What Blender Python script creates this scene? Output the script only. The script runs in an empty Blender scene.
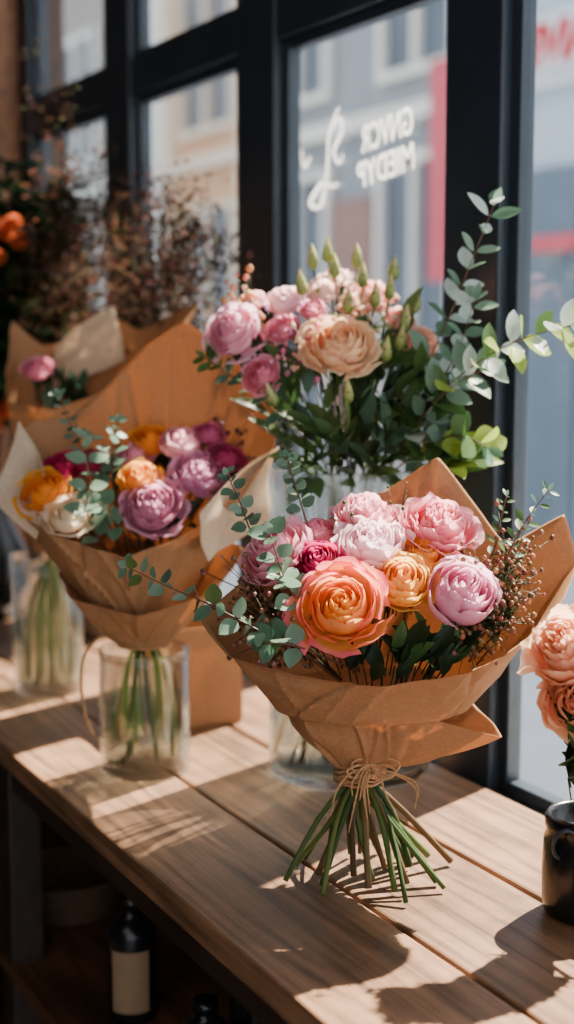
import bpy, math, random
from mathutils import Vector, Matrix, Quaternion
from math import sin, cos, pi, radians

TH = radians(28.5)
TOP = 0.80
S = bpy.context.scene
COL = S.collection

def lin(c):
    return tuple(((v/255)/12.92 if v/255 <= 0.04045 else ((v/255+0.055)/1.055)**2.4) for v in c)

# ------------------------------------------------------------ materials
def new_mat(name):
    m = bpy.data.materials.new(name); m.use_nodes = True
    nt = m.node_tree; nt.nodes.clear()
    out = nt.nodes.new('ShaderNodeOutputMaterial')
    return m, nt, out

def basic(name, rgb, rough=.6, var=.15, scale=20, metallic=0, transl=0, bump=0, stretch=(1,1,1), spec=.4):
    m, nt, out = new_mat(name); N = nt.nodes; L = nt.links
    p = N.new('ShaderNodeBsdfPrincipled')
    p.inputs['Roughness'].default_value = rough
    p.inputs['Metallic'].default_value = metallic
    p.inputs['Specular IOR Level'].default_value = spec
    tc = N.new('ShaderNodeTexCoord'); mp = N.new('ShaderNodeMapping')
    mp.inputs['Scale'].default_value = stretch
    nz = N.new('ShaderNodeTexNoise'); nz.inputs['Scale'].default_value = scale; nz.inputs['Detail'].default_value = 5
    L.new(tc.outputs['Object'], mp.inputs[0]); L.new(mp.outputs[0], nz.inputs['Vector'])
    r = N.new('ShaderNodeValToRGB')
    c = lin(rgb)
    r.color_ramp.elements[0].position = .3; r.color_ramp.elements[1].position = .7
    r.color_ramp.elements[0].color = tuple(v*(1-var) for v in c)+(1,)
    r.color_ramp.elements[1].color = tuple(min(1, v*(1+var)) for v in c)+(1,)
    L.new(nz.outputs['Fac'], r.inputs[0]); L.new(r.outputs[0], p.inputs['Base Color'])
    if bump:
        b = N.new('ShaderNodeBump'); b.inputs['Strength'].default_value = bump; b.inputs['Distance'].default_value = .002
        L.new(nz.outputs['Fac'], b.inputs['Height']); L.new(b.outputs[0], p.inputs['Normal'])
    if transl:
        t = N.new('ShaderNodeBsdfTranslucent'); L.new(r.outputs[0], t.inputs[0])
        mx = N.new('ShaderNodeMixShader'); mx.inputs[0].default_value = transl
        L.new(p.outputs[0], mx.inputs[1]); L.new(t.outputs[0], mx.inputs[2]); L.new(mx.outputs[0], out.inputs[0])
    else:
        L.new(p.outputs[0], out.inputs[0])
    return m

def paper_mat(name, rgb, transl=.3):
    m, nt, out = new_mat(name); N = nt.nodes; L = nt.links
    p = N.new('ShaderNodeBsdfPrincipled'); p.inputs['Roughness'].default_value=.72; p.inputs['Specular IOR Level'].default_value=.22
    tc = N.new('ShaderNodeTexCoord')
    n1 = N.new('ShaderNodeTexNoise'); n1.inputs['Scale'].default_value=260; n1.inputs['Detail'].default_value=3
    L.new(tc.outputs['Object'], n1.inputs['Vector'])
    r = N.new('ShaderNodeValToRGB'); c=lin(rgb)
    r.color_ramp.elements[0].position=.3; r.color_ramp.elements[0].color=tuple(v*.88 for v in c)+(1,)
    r.color_ramp.elements[1].position=.7; r.color_ramp.elements[1].color=tuple(min(1,v*1.08) for v in c)+(1,)
    L.new(n1.outputs['Fac'], r.inputs[0]); L.new(r.outputs[0], p.inputs['Base Color'])
    b = N.new('ShaderNodeBump'); b.inputs['Strength'].default_value=.10; b.inputs['Distance'].default_value=.001
    L.new(n1.outputs['Fac'], b.inputs['Height'])
    L.new(b.outputs[0], p.inputs['Normal'])
    t = N.new('ShaderNodeBsdfTranslucent'); L.new(r.outputs[0], t.inputs[0])
    mx = N.new('ShaderNodeMixShader'); mx.inputs[0].default_value=transl
    L.new(p.outputs[0], mx.inputs[1]); L.new(t.outputs[0], mx.inputs[2]); L.new(mx.outputs[0], out.inputs[0])
    return m

def vcol_mat(name, rough=.55, transl=.25, spec=.25):
    m, nt, out = new_mat(name); N = nt.nodes; L = nt.links
    a = N.new('ShaderNodeVertexColor'); a.layer_name = 'Col'
    p = N.new('ShaderNodeBsdfPrincipled'); p.inputs['Roughness'].default_value = rough
    p.inputs['Specular IOR Level'].default_value = spec
    L.new(a.outputs[0], p.inputs['Base Color'])
    t = N.new('ShaderNodeBsdfTranslucent'); L.new(a.outputs[0], t.inputs[0])
    mx = N.new('ShaderNodeMixShader'); mx.inputs[0].default_value = transl
    L.new(p.outputs[0], mx.inputs[1]); L.new(t.outputs[0], mx.inputs[2]); L.new(mx.outputs[0], out.inputs[0])
    return m

def glass_mat(name, tint=(1,1,1), lo=.03, hi=.6, pw=4, refr=0):
    m, nt, out = new_mat(name); N = nt.nodes; L = nt.links
    t = N.new('ShaderNodeBsdfTransparent'); t.inputs[0].default_value = tint+(1,)
    g = N.new('ShaderNodeBsdfGlossy'); g.inputs['Roughness'].default_value = .01
    g.inputs[0].default_value = (.95,.97,.98,1)
    lw = N.new('ShaderNodeLayerWeight'); lw.inputs['Blend'].default_value=.5
    po = N.new('ShaderNodeMath'); po.operation='POWER'; po.inputs[1].default_value=pw
    L.new(lw.outputs['Facing'], po.inputs[0])
    mr = N.new('ShaderNodeMapRange'); mr.inputs['To Min'].default_value=lo; mr.inputs['To Max'].default_value=hi
    L.new(po.outputs[0], mr.inputs['Value'])
    mx = N.new('ShaderNodeMixShader'); L.new(mr.outputs[0], mx.inputs[0])
    L.new(t.outputs[0], mx.inputs[1]); L.new(g.outputs[0], mx.inputs[2])
    if refr:
        gl = N.new('ShaderNodeBsdfGlass'); gl.inputs['IOR'].default_value=1.45; gl.inputs['Roughness'].default_value=0
        gl.inputs[0].default_value=(.97,.985,.98,1)
        m2 = N.new('ShaderNodeMixShader'); m2.inputs[0].default_value=refr
        L.new(mx.outputs[0], m2.inputs[1]); L.new(gl.outputs[0], m2.inputs[2]); L.new(m2.outputs[0], out.inputs[0])
    else:
        L.new(mx.outputs[0], out.inputs[0])
    return m

def wood_mat(name, rgb, pw=.128, rough=.45, knots=True):
    m, nt, out = new_mat(name); N = nt.nodes; L = nt.links
    p = N.new('ShaderNodeBsdfPrincipled')
    tc = N.new('ShaderNodeTexCoord'); sep = N.new('ShaderNodeSeparateXYZ')
    L.new(tc.outputs['Object'], sep.inputs[0])
    dv = N.new('ShaderNodeMath'); dv.operation = 'DIVIDE'; dv.inputs[1].default_value = pw
    fl = N.new('ShaderNodeMath'); fl.operation = 'FLOOR'
    L.new(sep.outputs[0], dv.inputs[0]); L.new(dv.outputs[0], fl.inputs[0])
    wn = N.new('ShaderNodeTexWhiteNoise'); wn.noise_dimensions = '1D'; L.new(fl.outputs[0], wn.inputs['W'])
    ml = N.new('ShaderNodeMath'); ml.operation = 'MULTIPLY'; ml.inputs[1].default_value = 7
    L.new(wn.outputs['Value'], ml.inputs[0])
    cb = N.new('ShaderNodeCombineXYZ'); L.new(ml.outputs[0], cb.inputs[1]); L.new(ml.outputs[0], cb.inputs[2])
    ad = N.new('ShaderNodeVectorMath'); ad.operation = 'ADD'
    L.new(tc.outputs['Object'], ad.inputs[0]); L.new(cb.outputs[0], ad.inputs[1])
    mp = N.new('ShaderNodeMapping'); mp.inputs['Scale'].default_value = (9, .7, 9)
    L.new(ad.outputs[0], mp.inputs[0])
    na = N.new('ShaderNodeTexNoise'); na.inputs['Scale'].default_value=1.0; na.inputs['Detail'].default_value=2
    L.new(mp.outputs[0], na.inputs['Vector'])
    m9 = N.new('ShaderNodeMath'); m9.operation='MULTIPLY'; m9.inputs[1].default_value=22; L.new(na.outputs['Fac'], m9.inputs[0])
    fr = N.new('ShaderNodeMath'); fr.operation='PINGPONG'; fr.inputs[1].default_value=1; L.new(m9.outputs[0], fr.inputs[0])
    mp2 = N.new('ShaderNodeMapping'); mp2.inputs['Scale'].default_value = (80, 2.2, 80)
    L.new(ad.outputs[0], mp2.inputs[0])
    nz = N.new('ShaderNodeTexNoise'); nz.inputs['Scale'].default_value = 2.2; nz.inputs['Detail'].default_value = 8
    nz.inputs['Roughness'].default_value = .72; L.new(mp2.outputs[0], nz.inputs['Vector'])
    mixg = N.new('ShaderNodeMixRGB'); mixg.inputs[0].default_value=.76
    L.new(fr.outputs[0], mixg.inputs[1]); L.new(nz.outputs['Fac'], mixg.inputs[2])
    r = N.new('ShaderNodeValToRGB'); c = lin(rgb)
    e = r.color_ramp.elements
    e[0].position = .28; e[0].color = tuple(v*.30 for v in c)+(1,)
    e[1].position = .72; e[1].color = tuple(min(1,v*1.32) for v in c)+(1,)
    k = e.new(.48); k.color = tuple(v*.88 for v in c)+(1,)
    L.new(mixg.outputs[0], r.inputs[0])
    n3 = N.new('ShaderNodeTexNoise'); n3.inputs['Scale'].default_value=6; n3.inputs['Detail'].default_value=7; n3.inputs['Roughness'].default_value=.7; L.new(ad.outputs[0], n3.inputs['Vector'])
    hsv = N.new('ShaderNodeHueSaturation'); L.new(r.outputs[0], hsv.inputs['Color'])
    mr = N.new('ShaderNodeMapRange'); mr.inputs['From Min'].default_value=.34; mr.inputs['From Max'].default_value=.64; mr.inputs['To Min'].default_value = .62; mr.inputs['To Max'].default_value = 1.2
    L.new(n3.outputs['Fac'], mr.inputs['Value'])
    mr2 = N.new('ShaderNodeMapRange'); mr2.inputs['To Min'].default_value=.80; mr2.inputs['To Max'].default_value=1.15
    L.new(wn.outputs['Value'], mr2.inputs['Value'])
    mm = N.new('ShaderNodeMath'); mm.operation='MULTIPLY'; L.new(mr.outputs[0], mm.inputs[0]); L.new(mr2.outputs[0], mm.inputs[1])
    mpk = N.new('ShaderNodeMapping'); mpk.inputs['Scale'].default_value=(7.5,2.6,1); L.new(ad.outputs[0], mpk.inputs[0])
    vk = N.new('ShaderNodeTexVoronoi'); vk.inputs['Scale'].default_value=.8; L.new(mpk.outputs[0], vk.inputs['Vector'])
    mk = N.new('ShaderNodeMapRange'); mk.inputs['From Min'].default_value=.03; mk.inputs['From Max'].default_value=.09; mk.inputs['To Min'].default_value=.30 if knots else 1; mk.inputs['To Max'].default_value=1
    L.new(vk.outputs['Distance'], mk.inputs['Value'])
    m2 = N.new('ShaderNodeMath'); m2.operation='MULTIPLY'; L.new(mm.outputs[0], m2.inputs[0]); L.new(mk.outputs[0], m2.inputs[1])
    L.new(m2.outputs[0], hsv.inputs['Value'])
    L.new(hsv.outputs[0], p.inputs['Base Color'])
    rr = N.new('ShaderNodeMapRange'); rr.inputs['To Min'].default_value=rough-.12; rr.inputs['To Max'].default_value=rough+.16
    L.new(n3.outputs['Fac'], rr.inputs['Value']); L.new(rr.outputs[0], p.inputs['Roughness'])
    b = N.new('ShaderNodeBump'); b.inputs['Strength'].default_value = .5; b.inputs['Distance'].default_value = .002
    L.new(mixg.outputs[0], b.inputs['Height']); L.new(b.outputs[0], p.inputs['Normal'])
    L.new(p.outputs[0], out.inputs[0])
    return m

M_PETAL = vcol_mat('petal', .6, .50)
M_LEAFV = vcol_mat('foliage', .42, .30)
M_DRY = vcol_mat('dried_foliage', .95, .15, 0)
M_KRAFT = paper_mat('kraft_paper', (184,138,98), .38)
M_CREAM = paper_mat('cream_paper', (226,204,178), .38)
M_TWINE = basic('twine', (170,130,90), .8, .3, 300, bump=.5)
M_GLASS = glass_mat('vase_glass', (.98,.99,.985), .02, .5, 4, refr=.4)
M_WATER = glass_mat('water', (.86,.91,.87), .02, .22, 3)
M_PANE = glass_mat('window_glass', (.97,.985,.99), .02, .5, 4)
M_TABLE = wood_mat('table_wood', (134,98,72), pw=.1707, rough=.40)
M_DWOOD = wood_mat('dark_wood', (44,31,24), .3, .5, False)
M_SHELF = wood_mat('shelf_wood', (92,62,42), .3, .5, False)
M_POST = wood_mat('post_wood', (150,102,70), .3, .5, False)
M_FRAME = basic('frame_paint', (38,49,60), .35, .15, 8)
M_WALL = basic('plaster_dark', (40,34,31), .9, .1, 4)
M_FLOOR = wood_mat('floor_wood', (66,49,38), .14, .5)
M_BLACK = basic('black_glaze', (18,20,24), .22, .1, 20)
M_WHITE = basic('lettering_white', (250,250,250), .6, .01, 20, transl=.6)
M_LABEL = basic('label_paper', (140,114,88), .8, .08, 60)

# ------------------------------------------------------------ mesh builder
class MB:
    def __init__(s): s.v=[]; s.f=[]; s.m=[]; s.c=[]
    def vert(s, p, c=(1,1,1)):
        s.v.append(tuple(p)); s.c.append(tuple(c)[:3]+(1,)); return len(s.v)-1
    def grid(s, rows, c=(1,1,1), mat=0, closed=False):
        idx=[]
        for r in rows:
            rr=[]
            for q in r:
                if len(q)==2 and hasattr(q[0],'__len__'): rr.append(s.vert(q[0],q[1]))
                else: rr.append(s.vert(q,c))
            idx.append(rr)
        n=len(idx[0])
        for i in range(len(idx)-1):
            for j in range(n if closed else n-1):
                k=(j+1)%n
                s.f.append((idx[i][j],idx[i][k],idx[i+1][k],idx[i+1][j])); s.m.append(mat)
        return idx
    def tube(s, pts, rad, c=(1,1,1), mat=0, seg=6, c2=None):
        pts=[Vector(p) for p in pts]; n=len(pts)
        if not hasattr(rad,'__len__'): rad=[rad]*n
        rows=[]; prev=None
        for i,p in enumerate(pts):
            d=(pts[min(i+1,n-1)]-pts[max(i-1,0)])
            if d.length<1e-9: d=Vector((0,0,1))
            d.normalize()
            if prev is None:
                a=d.cross(Vector((0,0,1)))
                if a.length<.1: a=d.cross(Vector((1,0,0)))
            else: a=prev-d*prev.dot(d)
            a.normalize(); prev=a; b=d.cross(a)
            cc=c
            if c2: cc=tuple(c[k]*(1-i/(n-1))+c2[k]*i/(n-1) for k in range(3))
            rows.append([(p+(a*cos(2*pi*j/seg)+b*sin(2*pi*j/seg))*rad[i],cc) for j in range(seg)])
        idx=s.grid(rows,mat=mat,closed=True)
        s.f.append(tuple(reversed(idx[0]))); s.m.append(mat)
        s.f.append(tuple(idx[-1])); s.m.append(mat)
    def box(s, lo, hi, c=(1,1,1), mat=0):
        x0,y0,z0=lo; x1,y1,z1=hi
        b=len(s.v)
        for p in ((x0,y0,z0),(x1,y0,z0),(x1,y1,z0),(x0,y1,z0),(x0,y0,z1),(x1,y0,z1),(x1,y1,z1),(x0,y1,z1)): s.vert(p,c)
        for f in ((0,3,2,1),(4,5,6,7),(0,1,5,4),(1,2,6,5),(2,3,7,6),(3,0,4,7)):
            s.f.append(tuple(b+k for k in f)); s.m.append(mat)
    def lathe(s, prof, seg=48, c=(1,1,1), mat=0, cx=0, cy=0):
        s.grid([[ (cx+r*cos(2*pi*j/seg), cy+r*sin(2*pi*j/seg), z) for j in range(seg)] for r,z in prof], c, mat, closed=True)
    def leaf(s, p, d, up, Ln, W, bend=.15, c=(.1,.2,.1), mat=0, shape=1.0, fold=.15, nl=6):
        p=Vector(p); d=Vector(d).normalized(); up=Vector(up)
        side=d.cross(up)
        if side.length<.05: side=d.cross(Vector((1,0,.2)))
        side.normalize(); nrm=side.cross(d).normalized()
        rows=[]
        for i in range(nl+1):
            t=i/nl
            w=W*.5*max(.02,sin(pi*min(1,t**shape)))**.75 if 0<t<1 else W*.02
            cen=p+d*(Ln*t)-nrm*(bend*Ln*t*t)
            rows.append([(cen+side*(w*q)+nrm*(fold*w*abs(q)), tuple(v*(1+.12*(abs(q)-.5)) for v in c)) for q in (-1,-.5,0,.5,1)])
        s.grid(rows,mat=mat)
    def blob(s, p, r, c, mat=0, seg=5, squash=1):
        p=Vector(p); ph=random.random()*6
        rows=[]
        for i,(zz,rr) in enumerate(((-1,.15),(-.5,.8),(.3,.95),(1,.2))):
            rows.append([p+Vector((rr*r*cos(ph+2*pi*j/seg),rr*r*sin(ph+2*pi*j/seg),zz*r*squash)) for j in range(seg)])
        idx=s.grid(rows,c,mat,closed=True)
        s.f.append(tuple(idx[-1])); s.m.append(mat)
    def obj(s, name, mats, parent=None, smooth=True, loc=None, rotz=None, bevel=0, solid=0, sharp=0):
        me=bpy.data.meshes.new(name); me.from_pydata(s.v,[],s.f); me.update()
        for m in (mats if isinstance(mats,(list,tuple)) else [mats]): me.materials.append(m)
        me.polygons.foreach_set('material_index', s.m)
        me.polygons.foreach_set('use_smooth',[smooth]*len(s.f))
        if sharp: me.set_sharp_from_angle(angle=radians(sharp))
        ca=me.color_attributes.new('Col','FLOAT_COLOR','POINT')
        ca.data.foreach_set('color',[x for c in s.c for x in c])
        o=bpy.data.objects.new(name,me); COL.objects.link(o)
        if parent: o.parent=parent
        if loc is not None: o.location=loc
        if rotz is not None: o.rotation_euler=(0,0,rotz)
        if solid:
            md=o.modifiers.new('solid','SOLIDIFY'); md.thickness=solid; md.offset=0
        if bevel:
            md=o.modifiers.new('bev','BEVEL'); md.width=bevel; md.segments=2
        return o

def empty(name, loc, label, category, rotz=0, group=None):
    e=bpy.data.objects.new(name,None); COL.objects.link(e); e.location=loc; e.rotation_euler=(0,0,rotz)
    e.empty_display_size=.05
    e['label']=label; e['category']=category
    if group: e['group']=group
    return e
def tag(o,label,category,group=None):
    o['label']=label; o['category']=category
    if group: o['group']=group
    return o
def structure(o): o['kind']='structure'; return o
def WF(lat,dep,z=TOP):
    return Vector((lat*cos(TH)+dep*sin(TH), -lat*sin(TH)+dep*cos(TH), z))

# ------------------------------------------------------------ flowers
def flower(name, parent, pos, R, inner, outer, face=(0,-.7,.8), seed=0, layers=9, flat=1.0, ruffle=.03, openn=1.0, npet=5, rimc=None, label=None, heart=None, rimw=.55, messy=.0, rimstart=.74, rimq=0):
    """rosette of overlapping thin petals; messy>0 packs the heart with irregular folded petals; rimq>0 keeps the edge tint to the outer petals"""
    rnd=random.Random(seed); mb=MB()
    ci=lin(inner); co=lin(outer); rc=lin(rimc) if rimc else tuple(min(1,v*1.15+.03) for v in co)
    hc=lin(heart) if heart else tuple(v*.8 for v in ci)
    def petal(q,Rl,ps,hw,zr,zb,curl,close,rr,rf,cv,ph,tip,off,pinch,slant):
        NR,NC=11,11; rows=[]
        rw=rimw*(min(1,max(.15,(q-rimq)/(1-rimq)*1.3)) if rimq else 1)
        for i in range(NR):
            s=i/(NR-1); row=[]
            for j in range(NC):
                t=-1+2*j/(NC-1)
                notch=.045*math.exp(-((t-pinch)/.2)**2)
                se=s*(1-.17*t**4-notch*s*s+rf*.6*sin(3.3*t+ph)*s)
                rho=Rl*rr*(max(0,sin(pi/2*min(1,se*1.3)))**.7)*(1-close*max(0,se)**3)+R*(curl*s**6+tip*s*s)
                rho*=(1-.06*t*t); rho+=R*.05*t*s
                rho*=1+(rf*.8*sin(5*t+ph)+rf*.30*sin(11*t+ph*3))*s**4
                z=zb+(zr+R*slant*t-zb)*max(0,se)**1.35-R*(curl*.5*s**8+max(0,tip)*.4*s**3)+rf*R*(.8*sin(5*t+ph*2)+.35*sin(12*t+ph))*s**4
                a=ps+t*hw*(s**.5)*(1-.06*s**6)
                k=min(1,q*.95+.1*s)
                col=[(ci[x]*(1-k)+co[x]*k) for x in range(3)]
                dk=(1-s)*.35; col=[col[x]*(1-dk)+hc[x]*dk for x in range(3)]
                vein=1+.03*sin(14*t+ph*5)
                kk=min(1,max(0,s-rimstart+.05*sin(5*t+ph))/(1-rimstart))*rw; col=[(col[x]*(1-kk)+rc[x]*kk)*cv*vein for x in range(3)]
                row.append((off+Vector((rho*cos(a),rho*sin(a),z)),[max(0,min(1,v)) for v in col]))
            rows.append(row)
        mb.grid(rows)
    cxo=Vector((rnd.uniform(-.08,.08)*R,rnd.uniform(-.08,.08)*R,0))
    for l in range(layers):
        q=l/(layers-1)
        Rl=R*(.09+.82*q**.85)
        n=3+int(round((npet-3)*q))
        zr0=R*(.60-.44*q**2.2)*flat; zb=-R*.62*flat
        curl=max(0,q-.55)*.34*openn; close=.08+.42*(1-q)**1.1
        for p in range(n):
            hw=pi/n*(1.42-.14*q)*rnd.uniform(.85,1.12)
            ps=2*pi*p/n+l*2.4+rnd.uniform(-.3,.3)
            petal(q,Rl,ps,hw,zr0+rnd.uniform(-.09,.06)*R,zb,curl*rnd.uniform(.4,1.6),close,rnd.uniform(.91,1.09),ruffle*rnd.uniform(.5,1.6),rnd.uniform(.92,1.05),rnd.uniform(0,6),rnd.uniform(-.03,.08)*q*openn,cxo*(1-q),rnd.uniform(-.5,.5),rnd.uniform(-.07,.07))
    if messy:
        for k in range(int(26*messy)):
            q=rnd.uniform(.1,.6); a0=rnd.uniform(0,2*pi); d=R*rnd.uniform(.05,.42)
            off=Vector((d*cos(a0),d*sin(a0),0))
            petal(q,R*rnd.uniform(.14,.26),rnd.uniform(0,6),rnd.uniform(.7,1.3),R*(.62-.35*(d/R))*flat*rnd.uniform(.9,1.06),-R*.4*flat,.03,.1,1,ruffle*1.6,rnd.uniform(.92,1.07),rnd.uniform(0,6),.02,off,rnd.uniform(-.5,.5),0)
    o=mb.obj(name,M_PETAL,parent)
    o.location=pos; o.rotation_mode='QUATERNION'
    o.rotation_quaternion=Vector(face).to_track_quat('Z','Y')@Quaternion((0,0,1),rnd.uniform(0,6))
    if label: o['label']=label
    return o

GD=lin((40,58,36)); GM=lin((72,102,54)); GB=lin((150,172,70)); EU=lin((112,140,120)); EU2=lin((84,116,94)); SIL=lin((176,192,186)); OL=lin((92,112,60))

def interp(pts,t):
    n=len(pts)-1; x=min(n-1e-6,t*n); i=int(x); f=x-i
    P=[Vector(pts[max(0,min(n,k))]) for k in (i-1,i,i+1,i+2)]
    return .5*((2*P[1])+(P[2]-P[0])*f+(2*P[0]-5*P[1]+4*P[2]-P[3])*f*f+(3*P[1]-P[0]-3*P[2]+P[3])*f**3)

def sprig(name,parent,pts,n,Ln,W,cols,seed=0,shape=.8,start=.15,stemc=(110,84,66),rad=.0014,droop=.2,taper=.5):
    rnd=random.Random(seed); mb=MB()
    N=14; mb.tube([interp(pts,i/N) for i in range(N+1)],[rad*(1-.6*i/N) for i in range(N+1)],lin(stemc))
    for k in range(n):
        t=start+(1-start)*k/(n-1) if n>1 else 1
        p=interp(pts,min(t,.995)); d=(interp(pts,min(1,t+.03))-interp(pts,max(0,t-.03))).normalized()
        a0=k*1.57+rnd.uniform(-.4,.4)
        ax=d.cross(Vector((.3,-.8,.5))).normalized()
        sc=(1-taper*t)*rnd.uniform(.8,1.15)
        for sgn in (0,pi):
            sd=Quaternion(d,a0+sgn)@ax
            dirn=(sd+d*rnd.uniform(.25,.7)).normalized()
            c=rnd.choice(cols); f=rnd.uniform(.8,1.2)
            up=(d*.6+Vector((rnd.uniform(-.5,.5),-.9+rnd.uniform(-.3,.3),.5))).normalized()
            mb.leaf(p+sd*.002,dirn,up,Ln*sc,W*sc,droop*rnd.uniform(-.3,1),tuple(v*f for v in c),shape=shape)
    p=interp(pts,1); d=(interp(pts,1)-interp(pts,.95)).normalized()
    mb.leaf(p,d,(0,-1,.5),Ln*.45,W*.4,.1,cols[0],shape=shape)
    return mb.obj(name,M_LEAFV,parent)

def leaves(name,parent,pts,n,spread,Ln,W,cols,seed,shape=1.0,origin=(0,0,.1)):
    rnd=random.Random(seed); mb=MB(); O=Vector(origin)
    for k in range(n):
        p=Vector(rnd.choice(pts))+Vector([rnd.uniform(-1,1)*s for s in spread])
        d=(p-O).normalized()+Vector((rnd.uniform(-.7,.7),rnd.uniform(-.7,.4),rnd.uniform(-.4,.5)))
        d.normalize(); f=rnd.uniform(.7,1.25)
        c=tuple(v*f for v in rnd.choice(cols)); sc=rnd.uniform(.7,1.2)
        mb.leaf(p-d*Ln*.4,d,(rnd.uniform(-.5,.5),-.6,.8),Ln*sc,W*sc,rnd.uniform(0,.4),c,shape=shape,fold=.3)
        mb.tube([p-d*Ln*.4-(p-O).normalized()*.03,p-d*Ln*.4],.0009,GD,seg=4)
    return mb.obj(name,M_LEAFV,parent)

def filler(name,parent,base,tips,cols,seed,nb=26,r=.0035,stemc=(70,70,45),sp=.03):
    rnd=random.Random(seed); mb=MB(); B=Vector(base)
    for T in tips:
        T=Vector(T); mid=(B*.4+T*.6)
        mb.tube([B,mid,T],[.0012,.0009,.0006],lin(stemc),seg=4)
        for k in range(nb):
            q=T+Vector([rnd.gauss(0,sp*.5) for _ in range(3)])+(B-T)*rnd.uniform(0,.25)
            mb.tube([T*.5+mid*.5,q],.0004,lin(stemc),seg=3)
            c=tuple(v*rnd.uniform(.7,1.3) for v in lin(rnd.choice(cols)))
            mb.blob(q,r*rnd.uniform(.6,1.2),c)
    return mb.obj(name,M_LEAFV,parent)

def bud(name,parent,pos,R,col,tip,base,seed=0):
    mb=MB(); c=lin(col); t=lin(tip)
    P=Vector(pos); B=Vector(base); d=(P-B).normalized()
    d=(d+Vector((0,0,1))).normalized()
    rows=[]; q=d.to_track_quat('Z','Y')
    for z,r in ((-.1,.15),(.2,.6),(.8,.9),(1.7,.85),(2.8,.55),(3.8,.22),(4.3,.02)):
        k=max(0,min(1,(z-.6)/2.5)); cc=tuple(c[x]*(1-k)+t[x]*k for x in range(3))
        rows.append([(P+q@Vector((r*R*cos(j*pi/4+z*.3)*(1+.16*(j%2)),r*R*sin(j*pi/4+z*.3)*(1+.16*(j%2)),z*R)),cc) for j in range(8)])
    mb.grid(rows,closed=True)
    for j in range(5):
        a=j*2*pi/5
        mb.leaf(P,q@Vector((cos(a)*.5,sin(a)*.5,1)),q@Vector((-cos(a),-sin(a),0)),R*2.6,R*.8,-.15,GM)
    mb.tube([B,(B+P)/2+Vector((0,0,.01)),P],.0013,GM,seg=5)
    return mb.obj(name,M_LEAFV,parent)

# ------------------------------------------------------------ paper wraps
def rimsample(pts,n,sharp=.8):
    m=len(pts); P=[Vector(p) for p in pts]; out=[]
    for i in range(n):
        x=i/n*m; k=int(x); f=x-k
        a,b,c,d=P[(k-1)%m],P[k%m],P[(k+1)%m],P[(k+2)%m]
        cr=.5*((2*b)+(c-a)*f+(2*a-5*b+4*c-d)*f*f+(3*b-a-3*c+d)*f**3)
        out.append(cr*(1-sharp)+(b*(1-f)+c*f)*sharp)
    return out

def wrap(name,parent,bc,br,rim,mat,seed=0,rows=56,cols=300,power=.85,crease=.006,label=None,lip=.0,crumple=.12,nf=22):
    rnd=random.Random(seed); bc=Vector(bc)
    R=rimsample(rim,cols); cen=sum(R,Vector())/len(R)
    folds=[(rnd.uniform(0,2*pi),rnd.uniform(.05,.18),rnd.uniform(-1,1),rnd.uniform(-.7,.7)) for _ in range(nf)]
    ph=rnd.uniform(0,6)
    cells=[(rnd.uniform(0,2*pi),rnd.uniform(.1,1.05),rnd.uniform(-1,1),rnd.uniform(-1,1)) for _ in range(30)]
    mb=MB(); g=[]
    for i in range(rows+1):
        t=i/rows; row=[]
        for j in range(cols):
            r=R[j]; ang=math.atan2(r.y-cen.y,r.x-cen.x)
            b=bc+Vector((cos(ang)*br[0],sin(ang)*br[1],0))
            h=t**power
            p=Vector((b.x+(r.x-b.x)*h,b.y+(r.y-b.y)*h,b.z+(r.z-b.z)*t))
            w=.30*sin(3*ang+ph+t)
            for a0,wd,am,sl in folds:
                da=abs((ang-a0-sl*(t-.3)+pi)%(2*pi)-pi)
                if da<wd: w+=am*(1-da/wd)
            # tilted planes meeting in straight ridges (lower envelope)
            w2=1e9
            for ca,ct,gx,gy in cells:
                dx=((ang-ca+pi)%(2*pi)-pi)*.75; dy=(t-ct)*1.4
                if abs(dx)<.9:
                    v=gx*dx*.6+gy*dy*.6+1.6*math.sqrt(dx*dx+dy*dy)
                    if v<w2: w2=v
            w2=min(w2,1.2)
            env=(max(0,sin(pi*min(1,t*.78+.08)))**.6)
            o=Vector((cos(ang),sin(ang),-.2))
            p+=o*(w*crease*env-(w2-.25)*crumple*crease*14*env)
            if lip and t>.9: p+=o*lip*((t-.9)/.1)**2
            row.append(p)
        g.append(row)
    mb.grid(g,closed=True)
    o=mb.obj(name,mat,parent,solid=.0004,sharp=16)
    if label: o['label']=label
    return o

def sheet(name,parent,corners,mat,seed=0,bulge=.012,n=22,label=None,edge=.0,skew=0):
    A,B,C,D=[Vector(c) for c in corners]; rnd=random.Random(seed)
    nm=(B-A).cross(D-A).normalized(); mb=MB(); rows=[]
    p1,p2=rnd.uniform(0,6),rnd.uniform(0,6); ctr=(A+B+C+D)/4
    for i in range(n+1):
        v=i/n; row=[]
        for j in range(n+1):
            u=j/n
            p=(A*(1-u)+B*u)*(1-v)+(D*(1-u)+C*u)*v
            cr=abs(u*.8+v*.5-.62)*.9
            cr2=abs(u*.5-v*.9+.2)
            p+=nm*(bulge*sin(pi*u)*(.3+.7*v)+bulge*skew*sin(pi*v)+.002*sin(7*u+p1+3*v)+.0015*sin(9*v+p2-4*u)+.014*min(.25,cr)-.012*min(.2,cr2))
            ed=edge*(sin(pi*u)*abs(2*v-1)**4+sin(pi*v)*abs(2*u-1)**4)
            p+=(p-ctr).normalized()*ed
            row.append(p)
        rows.append(row)
    mb.grid(rows)
    o=mb.obj(name,mat,parent,solid=.0004,sharp=14)
    if label:o['label']=label
    return o

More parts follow.
